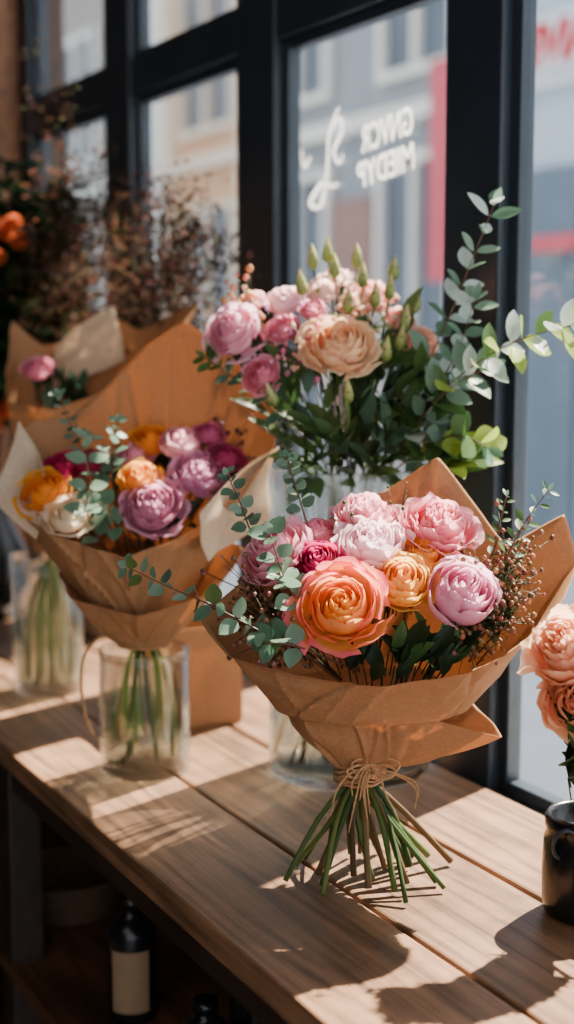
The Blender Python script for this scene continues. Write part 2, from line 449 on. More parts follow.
def stem(parent,pts,r=.0026,c=(96,122,58),c2=None):
    mb=MB(); N=10
    mb.tube([interp(pts,i/N) for i in range(N+1)],r,lin(c),seg=7,c2=lin(c2) if c2 else None)
    return mb.obj('stem',M_LEAFV,parent)

def vase(name,loc,prof_out,th,water,label,mat=M_GLASS,cat='vase',base=.012):
    e=empty(name,loc,label,cat)
    mb=MB(); pts=list(prof_out)
    inner=[(max(.001,r-th),z) for r,z in reversed(pts) if z>base+.01]
    rb=pts[1][0]-th
    rt=pts[-1][0]; zt=pts[-1][1]
    mb.lathe([(.001,0)]+pts+[(rt-th*.5,zt+th*.45)]+inner+[(rb,base+.010),(rb-.004,base+.003),(rb-.012,base),(.001,base)],72)
    mb.obj('vase_body',mat,e)
    if water:
        rr=rb-.0006
        w=MB(); w.lathe([(.001,base+.0015),(rr-.012,base+.0015),(rr-.004,base+.0045),(rr,base+.012),(rr,water),(rr-.002,water-.0012),(.001,water-.0014)],72)
        w.obj('water',M_WATER,e)
    return e

# ============================================================ ROOM
def bx(name,lo,hi,mat,bevel=0,struct=True,parent=None):
    c=Vector([(a+b)/2 for a,b in zip(lo,hi)])
    mb=MB(); mb.box([a-k for a,k in zip(lo,c)],[a-k for a,k in zip(hi,c)])
    o=mb.obj(name,mat,parent,smooth=False,loc=c,bevel=bevel)
    if struct: structure(o)
    return o
bx('floor',(-2.6,-1.6,-.1),(1.12,3.7,0),M_FLOOR)
bx('ceiling',(-2.6,-1.6,2.8),(1.3,3.7,2.9),M_WALL)
bx('wall_left',(-2.7,-1.6,0),(-2.6,3.7,2.8),M_WALL)
bx('wall_back',(-2.6,3.62,0),(1.3,3.72,2.8),M_DWOOD)
bx('wall_window_side',(1.125,-1.6,0),(1.18,3.62,.72),M_WALL)
bx('trim_1',(1.10,-1.6,.72),(1.18,3.62,.775),M_FRAME,.004)
bx('trim_2',(1.12,-1.6,2.62),(1.18,3.62,2.8),M_FRAME,.004)
mull=[(-.35,-.22),(.55,.68),(1.49,1.615),(2.11,2.25),(2.74,2.88),(3.38,3.50)]
k=3
for a,b in mull:
    bx('trim_%d'%k,(1.12,a,.775),(1.172,b,2.62),M_FRAME,.004); k+=1
edges=[(.68,1.49),(1.615,2.11),(2.25,2.74),(2.88,3.38)]
for a,b in edges[1:]:
    bx('trim_%d'%k,(1.124,a,1.875),(1.17,b,1.945),M_FRAME,.003); k+=1
def window(n,a,b,z0,z1):
    e=bpy.data.objects.new('window_%d'%n,None); COL.objects.link(e); e.location=(1.15,(a+b)/2,z0); structure(e)
    h=(b-a)/2; H=z1-z0; f=.018; mb=MB()
    mb.box((-.012,-h,0),(.012,-h+f,H)); mb.box((-.012,h-f,0),(.012,h,H))
    mb.box((-.0118,-h+f,0),(.0118,h-f,f)); mb.box((-.0118,-h+f,H-f),(.0118,h-f,H))
    mb.obj('sash',M_FRAME,e,smooth=False,bevel=.002)
    g=MB(); g.box((-.002,-h+f,f),(.002,h-f,H-f)); g.obj('pane',M_PANE,e,smooth=False)
n=1
window(n,.68,1.49,.775,2.62); n+=1
for a,b in edges[1:]:
    window(n,a,b,.775,1.875); n+=1
    window(n,a,b,1.945,2.62); n+=1
window(n,-.22,.55,.775,2.62)
bx('trim_20',(1.04,3.44,0),(1.118,3.56,2.8),M_POST,.004)

# lettering on the glass (seen from behind, so reversed)
L=empty('window_lettering',(1.145,1.85,1.66),'white hand-painted shop lettering on the window glass','lettering')
def textmesh(s,size,off=0.0):
    cu=bpy.data.curves.new('letters','FONT'); cu.body=s; cu.size=size; cu.extrude=.0003; cu.offset=off; cu.shear=.16
    tmp=bpy.data.objects.new('tmp',cu); COL.objects.link(tmp)
    bpy.context.view_layer.update()
    me=bpy.data.meshes.new_from_object(tmp.evaluated_get(bpy.context.evaluated_depsgraph_get()))
    bpy.data.objects.remove(tmp); return me
def text(s,y,z,size,wd,off=.0006,tilt=.0):
    me=textmesh(s,size,off)
    xs=[v.co.x for v in me.vertices]; x0,x1=min(xs),max(xs); sx=wd/(x1-x0)
    for v in me.vertices:
        X=(x1-v.co.x)*sx; v.co=Vector((v.co.z,y-X,z+v.co.y+tilt*X))
    me.materials.clear(); me.materials.append(M_WHITE)
    o=bpy.data.objects.new('letters',me); COL.objects.link(o); o.parent=L
text('GNVCR',.020,.008,.056,.140,off=.0007,tilt=.10)
text('MIEDYP',.032,-.044,.054,.158,off=.0007,tilt=.10)
sw=MB()
def stroke(p,w):
    N=28; sw.tube([interp([(0,a,b) for a,b in p],i/N) for i in range(N+1)],[w*(.35+.65*sin(pi*i/N)) for i in range(N+1)],seg=6)
stroke([(.090,.085),(.118,.05),(.125,-.01),(.145,-.06),(.180,-.055),(.14,-.025),(.11,-.035),(.09,-.03)],.0036)
stroke([(.108,.055),(.09,.07),(.078,.05),(.105,.02),(.088,.0),(.075,.012)],.0030)
stroke([(.21,.035),(.20,.005),(.18,.02)],.0026)
sw.obj('flourish',M_WHITE,L)

# ============================================================ TABLE
T=empty('display_table',(.576,0,0),'long rustic wooden plank display table with open shelf','table')
mb=MB(); w=.512/3
for i in range(3):
    mb.box((i*w+.0028,-.9,TOP-.032),((i+1)*w-.0028,3.43,TOP-[0,.0008,0][i]))
mb.obj('tabletop',M_TABLE,T,smooth=False,bevel=.0035)
mb=MB(); mb.box((.02,-.88,TOP-.075),(.04,3.41,TOP-.033)); mb.obj('apron',M_DWOOD,T,smooth=False,bevel=.002)
mb=MB(); mb.box((.485,-.88,.02),(.50,3.41,TOP-.033)); mb.obj('back_panel',M_DWOOD,T,smooth=False)
for y in (-.8,.6,1.95,3.36):
    for x in (.015,.43):
        mb=MB(); mb.box((x,y,0),(x+.05,y+.05,TOP-.033)); mb.obj('leg',M_DWOOD,T,smooth=False,bevel=.003)
mb=MB()
for i in range(3): mb.box((.0125+i*.157,-.85,.43),(.0125+i*.157+.154,3.40,.455))
mb.obj('shelf',M_SHELF,T,smooth=False,bevel=.002)
def bottle(x,y,h,r,label):
    e=empty('dark_bottle',(x,y,.4555),label,'bottle',group='dark bottles under the table')
    b=MB(); b.lathe([(.001,0),(r*.94,0),(r,.004),(r,h*.70),(r*.93,h*.76),(r*.60,h*.82),(r*.42,h*.85),(r*.42,h*.90),(.001,h*.90)],40); b.obj('bottle_body',M_BLACK,e)
    c=MB(); c.lathe([(.001,h*.902),(r*.5,h*.902),(r*.5,h),(.001,h)],28); c.obj('cap',M_BLACK,e)
    l=MB(); l.grid([[ (r*1.012*cos(a),r*1.012*sin(a),z) for a in [radians(195+i*6) for i in range(17)]] for z in (h*.10,h*.60)]); l.obj('paper_label',M_LABEL,e)
bottle(.69,1.72,.175,.033,'dark bottle with pale paper label on the shelf')
bottle(.68,1.46,.140,.031,'dark bottle with pale paper label on the shelf')
e=empty('dark_jar',(.80,1.56,.4555),'small dark lidded jar on the shelf','jar')
b=MB(); b.lathe([(.001,0),(.032,0),(.035,.01),(.035,.09),(.026,.105),(.001,.105)],32); b.obj('jar_body',M_BLACK,e)
c=MB(); c.lathe([(.001,.1055),(.029,.1055),(.029,.122),(.001,.122)],32); c.obj('lid',M_DWOOD,e)
b=MB()
for k2 in range(7):
    z=.006+k2*.009; rr=.085+.002*k2
    b.tube([(rr*cos(a*2*pi/40),rr*sin(a*2*pi/40),z+.0015*sin(a*pi)) for a in range(41)],.005,seg=6)
for k2 in range(24):
    a=k2*2*pi/24; b.tube([(.083*cos(a),.083*sin(a),.001),(.098*cos(a),.098*sin(a),.062)],.003,seg=5)
b.lathe([(.001,.003),(.083,.003)],32)
bo=b.obj('wicker_basket',basic('wicker',(74,54,38),.8,.3,80,bump=.4),None,loc=(.74,2.12,.4555)); tag(bo,'low round woven wicker basket on the shelf','basket')

# ============================================================ FRONT BOUQUET
F=empty('bouquet',WF(.10,1.50),'kraft-wrapped bouquet of peonies and roses standing on its tied stems','bouquet',-TH)
rim=[(-.200,-.015,.300),(-.160,-.065,.262),(-.087,-.095,.250),(-.006,-.118,.244),(.087,-.11,.256),(.150,-.07,.284),(.192,-.02,.314),(.218,.03,.345),(.208,.055,.396),(.148,.075,.358),(.112,.09,.405),(.072,.10,.456),(.02,.11,.42),(-.07,.09,.375),(-.13,.06,.335),(-.172,.02,.305)]
wrap('wrapping_paper',F,(-.008,0,.190),(.108,.078),rim,M_KRAFT,3,power=1.0,crease=.0050,lip=.004,crumple=.09)
low=[(-.130,0,.228),(-.095,-.055,.216),(-.03,-.068,.210),(.04,-.066,.197),(.130,-.045,.168),(.10,.02,.20),(.05,.055,.22),(-.03,.055,.22),(-.09,.04,.215)]
wrap('wrapping_paper',F,(-.02,0,.122),(.022,.022),low,M_KRAFT,8,power=.70,crease=.0045,rows=36,nf=34,crumple=.08)
flower('garden_rose',F,(-.045,-.078,.318),.052,(255,200,50),(255,198,110),(-.1,-.85,.6),1,10,.85,.035,npet=6,rimc=(246,96,134),heart=(255,160,20),rimw=.95,rimstart=.66,rimq=.35,label='large yellow-peach garden rose with pink petal edges')
flower('rose',F,(.022,-.045,.337),.038,(255,190,40),(255,212,96),(.05,-.75,.7),2,9,.9,.035,npet=5,rimc=(255,206,140),heart=(252,150,10),label='golden apricot rose')
flower('peony',F,(.085,-.055,.329),.044,(230,136,180),(244,182,208),(.2,-.75,.65),3,8,1.05,.035,npet=5,openn=.3,rimc=(252,226,236),label='pale lilac pink peony')
flower('peony',F,(-.008,-.008,.372),.042,(249,200,214),(253,224,230),(0,-.5,.85),4,9,.8,.055,npet=6,messy=.7,label='pale blush peony')
flower('peony',F,(-.014,.045,.397),.041,(245,134,164),(251,184,198),(-.05,-.35,.95),5,9,.8,.055,npet=6,messy=.7,rimc=(254,226,232),label='pink peony')
flower('peony',F,(.068,.018,.389),.044,(244,108,138),(250,160,178),(.2,-.5,.85),6,9,.85,.055,npet=6,messy=.7,rimc=(254,216,222),label='salmon pink peony')
flower('rose',F,(-.067,-.028,.357),.029,(160,10,76),(204,34,108),(-.15,-.65,.75),7,9,.9,.035,npet=5,rimc=(226,80,144),label='magenta rose')
flower('peony',F,(-.114,.005,.362),.045,(246,146,174),(252,190,206),(-.45,-.5,.75),8,9,.8,.055,npet=6,messy=.7,rimc=(254,222,230),label='soft pink peony')
flower('rose',F,(.049,-.008,.360),.030,(255,140,30),(255,190,84),(.1,-.6,.8),9,8,.85,.04,npet=5,label='orange rose')
flower('rose',F,(-.068,.045,.375),.030,(244,120,156),(250,175,192),(-.2,-.3,.9),10,8,.85,.04,npet=5)
sprig('eucalyptus_sprig',F,[(-.04,-.02,.22),(-.09,-.085,.275),(-.125,-.09,.292),(-.177,-.08,.318),(-.228,-.06,.336),(-.268,-.05,.354)],15,.027,.022,[EU,EU2,OL],11,.75,.3,taper=.40)
sprig('eucalyptus_sprig',F,[(-.05,-.01,.25),(-.09,-.06,.32),(-.105,-.06,.35),(-.118,-.055,.39)],7,.030,.027,[EU,EU2],12,.75,.35,taper=.35)
sprig('eucalyptus_sprig',F,[(-.05,.03,.3),(-.075,.02,.38),(-.09,.01,.43),(-.10,.0,.465)],8,.021,.018,[EU2,EU],13,.75,.5,taper=.4)
sprig('eucalyptus_sprig',F,[(-.09,.04,.3),(-.135,.03,.37),(-.15,.02,.41),(-.165,.01,.445)],7,.021,.018,[EU,EU2],14,.75,.45,taper=.4)
sprig('eucalyptus_sprig',F,[(.10,.0,.3),(.135,.0,.35),(.155,.0,.39),(.180,-.01,.43)],11,.022,.011,[EU2,GM],15,1,.25)
sprig('eucalyptus_sprig',F,[(.08,.02,.3),(.125,.03,.35),(.135,.03,.39),(.14,.02,.42)],8,.018,.008,[EU2,GM],18,1,.25)
sprig('eucalyptus_sprig',F,[(-.04,-.06,.25),(-.09,-.10,.28),(-.125,-.105,.285)],4,.026,.024,[EU2,EU],16,.75,.5,taper=.2)
filler('waxflower_spray',F,(-.04,0,.22),[(-.145,-.03,.31),(-.12,-.06,.30),(-.10,-.075,.285),(-.15,-.01,.335),(-.13,-.05,.29)],[(140,96,78),(116,78,60),(166,122,102)],21,nb=54,r=.003)
filler('waxflower_spray',F,(.05,0,.22),[(.13,-.06,.31),(.155,-.03,.335),(.14,.0,.35),(.165,.01,.37),(.12,-.02,.35),(.10,-.07,.29)],[(150,102,80),(116,80,58),(164,122,90)],22,nb=60,r=.003)
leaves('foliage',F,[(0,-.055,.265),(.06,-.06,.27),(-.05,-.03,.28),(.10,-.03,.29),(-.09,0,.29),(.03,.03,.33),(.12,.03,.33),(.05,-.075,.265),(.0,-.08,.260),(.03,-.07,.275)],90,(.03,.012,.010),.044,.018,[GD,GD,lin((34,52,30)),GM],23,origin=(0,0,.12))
filler('waxflower_spray',F,(0,0,.25),[(-.03,.03,.41),(.03,.04,.42),(.03,.0,.37)],[(80,100,50),(110,120,70)],25,nb=14,r=.002)
rnd=random.Random(12)
NS=30
for i in range(NS):
    a=i*2.399+rnd.uniform(-.3,.3); q=math.sqrt((i+.7)/NS)*rnd.uniform(.82,1.12)
    bxx=-.008+q*.106*cos(a); by=-.012+q*.092*sin(a)
    tx=-.02-.015*cos(a)*q; ty=-.015*sin(a)*q
    z0=0.0045+rnd.choice([0,0,0,.006,.014,.026])*q
    up=Vector((tx,ty,.126)); lowp=Vector((bxx,by,z0))
    top=up+(up-lowp).normalized()*.035
    mid=(up+lowp)/2+Vector((rnd.uniform(-.012,.012),rnd.uniform(-.008,.008),.008))
    g=rnd.choice([(80,104,50),(62,84,42),(96,112,58),(92,72,48),(56,78,40),(74,96,48),(84,66,46)])
    r0=rnd.uniform(.0022,.0040)
    stem(F,[lowp,mid,up,top],[r0*1.1]+[r0]*7+[r0*.8]*3,tuple(int(v*1.05) for v in g) if i%3 else (112,88,60),g)
def knot(parent,c,r,drop=.05):
    mb=MB(); c=Vector(c); rd=random.Random(3)
    for k2 in range(20):
        z=-.020+k2*.0022; q=r*rd.uniform(.98,1.22); tl=rd.uniform(-.012,.012); p0=rd.uniform(0,6)
        mb.tube([c+Vector((q*cos(a*2*pi/24),q*sin(a*2*pi/24),z+tl*sin(a*2*pi/24+p0)+.001*sin(a*2.1))) for a in range(25)],rd.uniform(.0012,.0024),seg=5)
    k0=c+Vector((.010,-r-.003,.002))
    for v in range(6):
        rr=rd.uniform(.005,.011); pa=rd.uniform(0,6)
        mb.tube([k0+Vector((rr*cos(a*.6+pa),-.003+.004*sin(a*.9+v),rr*.8*sin(a*.6+pa))) for a in range(12)],.0020,seg=5)
    for v in range(2):
        for sx in (-1,1):
            f=rd.uniform(.5,.8); dz=rd.uniform(-.010,.010)
            pts=[k0,k0+Vector((sx*.020*f,-.010,.006+dz)),k0+Vector((sx*.040*f,-.012,dz)),k0+Vector((sx*.026*f,-.012,-.008+dz*.5)),k0]
            mb.tube([interp(pts,i/16) for i in range(17)],rd.uniform(.0013,.0020),seg=5)
    for v in range(10):
        e1=rd.uniform(-.045,.050); dz=rd.uniform(.2,1.1)*drop
        pts=[k0,k0+Vector((e1*.5,-.012,.004*rd.uniform(-2,2))),k0+Vector((e1+rd.uniform(-.008,.008),-.018,-dz*.4)),k0+Vector((e1*1.1+rd.uniform(-.006,.012),-.022,-dz))]
        mb.tube([interp(pts,i/12) for i in range(13)],[.0018*(1-.05*i) for i in range(13)],seg=5)
    return mb.obj('raffia_tie',M_TWINE,parent)
knot(F,(-.02,0,.126),.024,.06)

# ============================================================ LEFT BOUQUET + VASE
vA=vase('glass_vase',WF(-.195,1.87),[(.056,0),(.061,.004),(.062,.010),(.062,.10),(.0615,.155),(.063,.170)],.0032,.105,'clear glass cylinder vase holding the wrapped bouquet')
B=empty('bouquet',WF(-.195,1.87),'kraft-wrapped bouquet of roses and eucalyptus standing in a vase','bouquet',-TH)
rim=[(-.195,-.02,.392),(-.155,-.055,.362),(-.111,-.09,.342),(-.013,-.11,.312),(.070,-.095,.342),(.130,-.055,.388),(.180,-.01,.448),(.180,.045,.525),(.120,.075,.568),(.055,.09,.612),(.0,.10,.580),(-.06,.10,.520),(-.11,.09,.480),(-.160,.06,.475),(-.188,.02,.435)]
wrap('wrapping_paper',B,(0,0,.178),(.03,.03),rim,M_KRAFT,5,power=.95,crease=.0055,crumple=.09)
low=[(-.115,-.01,.275),(-.09,-.07,.25),(0,-.088,.232),(.09,-.075,.258),(.140,-.03,.31),(.10,.04,.32),(0,.07,.33),(-.09,.05,.30)]
wrap('wrapping_paper',B,(0,0,.176),(.034,.034),low,M_KRAFT,9,power=.92,crease=.005,rows=36)
sheet('paper_fold',B,[(.094,-.094,.305),(.084,-.106,.368),(.184,-.012,.446),(.174,-.036,.350)],M_CREAM,2,.016,label='pale curved inner side of the folded kraft paper',edge=.003,skew=.5)
sheet('paper_fold',B,[(-.13,-.085,.334),(-.196,-.035,.380),(-.168,.025,.478),(-.125,-.03,.42)],M_CREAM,4,.012,label='pale inner side of the folded kraft paper',edge=.002,skew=.4)
flower('rose',B,(-.112,.0,.415),.033,(160,12,66),(196,30,96),(-.2,-.6,.8),31,8,.85,.035,npet=5,label='magenta rose')
flower('rose',B,(-.126,-.04,.389),.040,(255,146,30),(255,180,70),(-.2,-.7,.7),32,9,.85,.04,npet=5,label='orange rose')
flower('rose',B,(-.088,-.078,.364),.038,(246,216,176),(253,234,212),(-.1,-.6,.8),33,8,.8,.035,npet=5,label='cream rose')
flower('rose',B,(.002,-.042,.408),.032,(255,156,40),(255,190,84),(0,-.7,.7),34,8,.85,.035,npet=5,label='orange rose')
flower('rose',B,(.008,.03,.452),.031,(255,140,30),(255,172,62),(0,-.5,.8),35,8,.85,.04,npet=5,label='orange rose')
flower('peony',B,(.052,.01,.452),.032,(240,150,175),(248,200,212),(.1,-.5,.85),36,7,.95,.03,npet=4,openn=.2,label='pale pink peony')
flower('peony',B,(.020,-.066,.374),.046,(204,96,148),(230,164,194),(.1,-.75,.7),37,9,.8,.05,npet=6,messy=.6,rimc=(242,198,216),label='mauve peony')
flower('peony',B,(.078,-.016,.410),.042,(208,114,172),(236,178,210),(.3,-.6,.75),38,9,.8,.05,npet=6,messy=.6,rimc=(246,206,228),label='lilac peony')
flower('rose',B,(-.01,.01,.432),.028,(236,140,170),(248,190,204),(0,-.5,.85),39,8,.85,.04,npet=5)
flower('rose',B,(-.07,.005,.425),.029,(160,24,76),(200,50,104),(0,-.5,.85),40,8,.8,.04,npet=5,label='magenta rose')
flower('rose',B,(.115,.01,.430),.029,(180,40,100),(210,84,140),(.3,-.5,.85),41,8,.8,.04,npet=5,label='magenta rose')
flower('rose',B,(.090,.03,.462),.024,(200,70,130),(228,130,170),(.2,-.5,.85),47,8,.8,.04,npet=5,label='pink rose')
sprig('eucalyptus_sprig',B,[(-.04,-.03,.3),(-.060,-.085,.36),(-.060,-.085,.41),(-.064,-.05,.46)],9,.034,.028,[EU,EU2,EU],41,.75,.2,taper=.3)
sprig('eucalyptus_sprig',B,[(-.03,0,.3),(-.07,-.01,.42),(-.09,-.01,.47),(-.108,-.01,.515)],9,.024,.018,[EU,EU2],42,.75,.45,taper=.4)
sprig('eucalyptus_sprig',B,[(-.02,0,.3),(-.035,-.03,.40),(-.035,-.03,.44),(-.03,-.01,.48)],9,.028,.022,[EU,EU2],43,.75,.35,taper=.5)
sprig('eucalyptus_sprig',B,[(0,-.02,.3),(-.03,-.09,.36),(-.045,-.10,.385)],4,.030,.027,[EU,EU2],46,.75,.4,taper=.3)
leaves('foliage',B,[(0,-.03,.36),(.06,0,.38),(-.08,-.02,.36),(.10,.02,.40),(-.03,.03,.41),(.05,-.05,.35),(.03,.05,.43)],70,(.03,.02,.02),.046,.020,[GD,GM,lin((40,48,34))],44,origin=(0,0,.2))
filler('waxflower_spray',B,(.03,0,.3),[(.10,.04,.47),(.125,.03,.46),(.125,.0,.43)],[(120,64,76),(90,66,60),(150,100,94)],45,nb=22)
rnd=random.Random(9)
for i in range(11):
    a=i*2.399+rnd.uniform(-.3,.3); q=math.sqrt((i+2.5)/13.5)*rnd.uniform(.9,1)
    stem(B,[(-.046*q*cos(a),-.046*q*sin(a),.020+.012*(i%3)),(-.042*q*cos(a+.2),-.042*q*sin(a+.2),.08),(-.032*q*cos(a+.35),-.032*q*sin(a+.35),.14),(-.015*q*cos(a+.5),-.015*q*sin(a+.5),.185),(.01*q*cos(a+.4),.01*q*sin(a+.4),.24)],rnd.uniform(.0020,.0030),rnd.choice([(126,160,72),(84,116,50),(150,168,88),(60,84,40)]))
mb=MB()
for z in (.172,.178,.183):
    mb.tube([(.0355*cos(a*2*pi/24),.0355*sin(a*2*pi/24),z+.004) for a in range(25)],.0018,seg=6)
pts=[(-.034,-.012,.18),(-.055,-.02,.19),(-.078,-.025,.165),(-.082,-.03,.12),(-.075,-.03,.075),(-.068,-.02,.055)]
mb.tube([interp(pts,i/24) for i in range(25)],.0022,seg=6)
mb.obj('twine_tie',M_TWINE,B)

# ============================================================ FAR WRAPPED BOUQUET + VASE
vC=vase('glass_vase',WF(-.40,2.30),[(.054,0),(.057,.004),(.058,.010),(.058,.2),(.062,.228)],.0032,.12,'tall clear glass vase beside a kraft-wrapped bouquet')
C=empty('bouquet',WF(-.40,2.30),'kraft-wrapped bouquet with pink roses standing in a vase','bouquet',-TH)
rim=[(-.05,-.03,.55),(-.045,-.07,.49),(.02,-.10,.475),(.10,-.09,.50),(.19,-.05,.56),(.262,0,.645),(.22,.05,.63),(.15,.08,.60),(.09,.09,.63),(.04,.08,.585),(-.01,.07,.575),(-.055,.04,.615)]
wrap('wrapping_paper',C,(.01,0,.236),(.03,.03),rim,M_KRAFT,15,power=.95,crease=.006)
sheet('paper_fold',C,[(.01,.04,.50),(.13,.04,.55),(.11,.065,.64),(.01,.07,.57)],M_CREAM,6,.012,label='pale inner paper sheet',edge=.003)
flower('rose',C,(-.002,-.04,.540),.027,(230,110,150),(244,170,190),(0,-.6,.8),51,8,.85,.035,npet=5,label='pink rose')
leaves('foliage',C,[(.02,-.02,.49),(.05,0,.50),(0,0,.53)],26,(.02,.02,.015),.038,.016,[GD,GD,EU2],53,origin=(0,0,.24))
for i in range(14):
    a=i*2.399; q=math.sqrt((i+.5)/14)
    stem(C,[(-.043*q*cos(a),-.043*q*sin(a),.020),(-.028*q*cos(a),-.028*q*sin(a),.16),(.01+.012*q*cos(a+.5),.012*q*sin(a+.5),.24),(.02+.02*q*cos(a),.02*q*sin(a),.30)],.0024,rnd.choice([(104,124,60),(84,106,50)]))

# ============================================================ LARGE ARRANGEMENT
OD=WF(.085,1.87)
vD=vase('glass_vase',OD,[(.103,0),(.109,.004),(.110,.012),(.110,.38),(.112,.418)],.004,.20,'large clear glass cylinder vase with mixed flowers by the window')
D=empty('flower_arrangement',OD,'loose arrangement of pink peonies, green buds and eucalyptus in a vase','flowers',-TH)
BL=((251,200,196),(254,226,218))
fl=[('peony',(-.155,-.04,.598),.043,(246,160,190),(252,204,218),(-.4,-.75,.5),'pale pink peony'),
('ranunculus',(-.02,-.08,.582),.055,(252,194,148),(254,218,182),(0,-.75,.7),'peach ranunculus'),
('rose',(-.090,-.050,.604),.024,(236,120,158),(248,170,192),(-.2,-.7,.6),'pink rose'),
('rose',(-.120,-.065,.543),.028,(238,124,156),(249,178,196),(-.3,-.8,.4),'pink rose'),
('rose',(.026,.02,.646),.034,(248,156,150),(253,204,194),(.1,-.5,.8),'soft pink rose'),
('rose',(.092,-.03,.585),.023,(250,176,146),(253,208,188),(.4,-.8,.4),'small peach rose'),
('rose',(-.04,.0,.652),.023,*BL,(0,-.5,.8),'blush rose'),
('peony',(-.088,.0,.640),.030,(250,190,206),(254,224,228),(-.2,-.5,.8),'blush peony'),
('rose',(-.052,-.035,.628),.020,(238,130,160),(250,180,198),(-.1,-.6,.7),'pink rose'),
('rose',(-.132,.01,.638),.022,(250,180,196),(253,214,218),(-.3,-.5,.8),'blush rose'),
('rose',(.004,.0,.634),.024,(252,196,170),(254,220,200),(0,-.6,.8),'peach rose'),
('rose',(.066,.02,.616),.022,(250,190,180),(253,216,206),(.3,-.6,.8),'blush rose'),
('rose',(-.02,.05,.672),.024,*BL,(0,-.3,.9),'blush rose')]
for i,(nm,p,R,a,b2,f,lb) in enumerate(fl):
    big=R>.045
    flower(nm,D,p,R,a,b2,f,60+i,10 if big else 8,.62 if big else .85,.045,npet=7 if big else 5,label=lb,messy=.4 if big or nm=='peony' else 0)
bds=[(-.022,.0,.668),(-.005,-.03,.622),(.028,-.04,.630),(.066,-.04,.600),(-.008,-.09,.508),(-.050,.01,.680),(.014,-.01,.655),(-.178,-.03,.556),(.048,-.02,.640),(-.10,-.09,.505),(.008,.03,.682),(.082,.0,.622),(-.065,-.03,.645),(.04,-.07,.56),(.06,-.05,.575),(.055,.01,.665),(-.03,.03,.69)]
for i,p in enumerate(bds): bud('flower_bud',D,p,.0080,(126,150,78),(200,198,136),(p[0]*.3,p[1]*.3,.44),i)
sprig('eucalyptus_branch',D,[(.02,0,.40),(.07,-.03,.50),(.115,-.06,.60),(.145,-.08,.68),(.172,-.10,.755)],14,.048,.025,[EU,SIL,EU2],71,.9,.15,taper=.30)
sprig('eucalyptus_branch',D,[(.02,0,.40),(.09,-.08,.50),(.15,-.13,.56),(.20,-.17,.59),(.252,-.20,.605)],12,.054,.030,[SIL,EU,GM,GB],72,.9,.3,taper=.25)
sprig('eucalyptus_branch',D,[(.03,-.02,.40),(.09,-.06,.50),(.13,-.08,.57),(.15,-.10,.64)],12,.046,.026,[EU,SIL,EU2],73,.9,.15,taper=.3)
sprig('eucalyptus_branch',D,[(.04,-.02,.40),(.09,-.08,.45),(.13,-.12,.47),(.165,-.14,.455)],9,.046,.034,[EU2,GB,EU,GM],74,.9,.2,taper=.3)
sprig('eucalyptus_branch',D,[(.04,-.02,.40),(.08,-.09,.48),(.12,-.12,.53),(.165,-.14,.555)],9,.046,.030,[EU2,SIL,EU,GM],75,.9,.2,taper=.3)
sprig('eucalyptus_branch',D,[(-.03,0,.42),(-.10,-.03,.5),(-.155,-.04,.54),(-.19,-.05,.565)],8,.036,.018,[GM,EU2],75,.95,.3,taper=.4)
leaves('foliage',D,[(-.08,-.06,.47),(-.03,-.08,.46),(.03,-.08,.47),(.07,-.06,.50),(.0,-.06,.53),(.06,-.03,.54),(-.10,-.03,.52),(.0,0,.58),(.1,-.08,.47),(.04,.02,.6),(-.06,-.04,.54),(-.04,-.09,.435),(.02,-.09,.43)],135,(.04,.03,.035),.066,.024,[GD,GM,EU2,GM,OL],76,origin=(0,0,.36))
leaves('foliage',D,[(.125,-.09,.455),(.14,-.10,.44)],12,(.02,.02,.015),.06,.036,[GB,GM],77,origin=(0,0,.42))
filler('blossom_spray',D,(-.05,0,.45),[(-.165,.0,.655),(-.15,.0,.67),(-.135,.02,.64)],[(236,180,140),(220,160,120)],78,nb=18,r=.005,sp=.02)
filler('blossom_spray',D,(-.03,0,.45),[(-.07,-.05,.615),(-.10,-.05,.580),(-.05,-.06,.59),(-.115,-.03,.60)],[(240,140,176),(250,196,208)],79,nb=30,r=.004,sp=.035)
filler('blossom_spray',D,(0,0,.45),[(.03,-.03,.64),(-.02,.0,.655),(.06,-.02,.62),(.0,-.04,.625)],[(250,200,200),(236,160,150),(150,170,100)],80,nb=18,r=.0035,sp=.035)
for i in range(14):
    a=i*2.399; q=math.sqrt((i+.5)/14)
    stem(D,[(.085*q*cos(a),.085*q*sin(a),.020),(.05*q*cos(a+.8),.05*q*sin(a+.8),.22),(.07*q*cos(a+1.5),.07*q*sin(a+1.5),.42),(.07*q*cos(a+1.5),-.02+.07*q*sin(a+1.5),.5)],.0024,rnd.choice([(74,96,50),(60,82,42),(94,110,60)]))

# ============================================================ POT ON THE NEAR RIGHT
PL=WF(.312,1.39)
P=empty('flower_pot',PL,'glossy black ceramic pot with peach carnations','flower pot',-TH)
mb=MB(); mb.lathe([(.001,0),(.040,0),(.045,.004),(.047,.016),(.0478,.045),(.0465,.080),(.043,.088),(.0455,.094),(.0455,.104),(.042,.108),(.038,.103),(.037,.088),(.001,.084)],56); mb.obj('pot_body',M_BLACK,P)
mb=MB(); mb.tube([(-.032+.012*cos(a*pi/10),-.036-.008*sin(a*pi/10),.086+.018*sin(a*pi/10)) for a in range(21)],.002,seg=6); mb.obj('pot_ring',M_FRAME,P)
PC=((250,164,118),(254,204,168))
for i,(p,R,f) in enumerate([((-.034,-.02,.284),.046,(-.5,-.6,.6)),((-.022,-.035,.236),.042,(-.2,-.9,.3)),((.045,-.01,.275),.038,(.4,-.6,.7)),((.005,.01,.308),.038,(0,-.3,.9)),((.005,-.035,.280),.034,(0,-.8,.6)),((.045,-.02,.230),.036,(.3,-.8,.3))]):
    flower('carnation',P,p,R,*PC,f,81+i,8,.95,.07,npet=7,rimc=(255,226,200),messy=1)
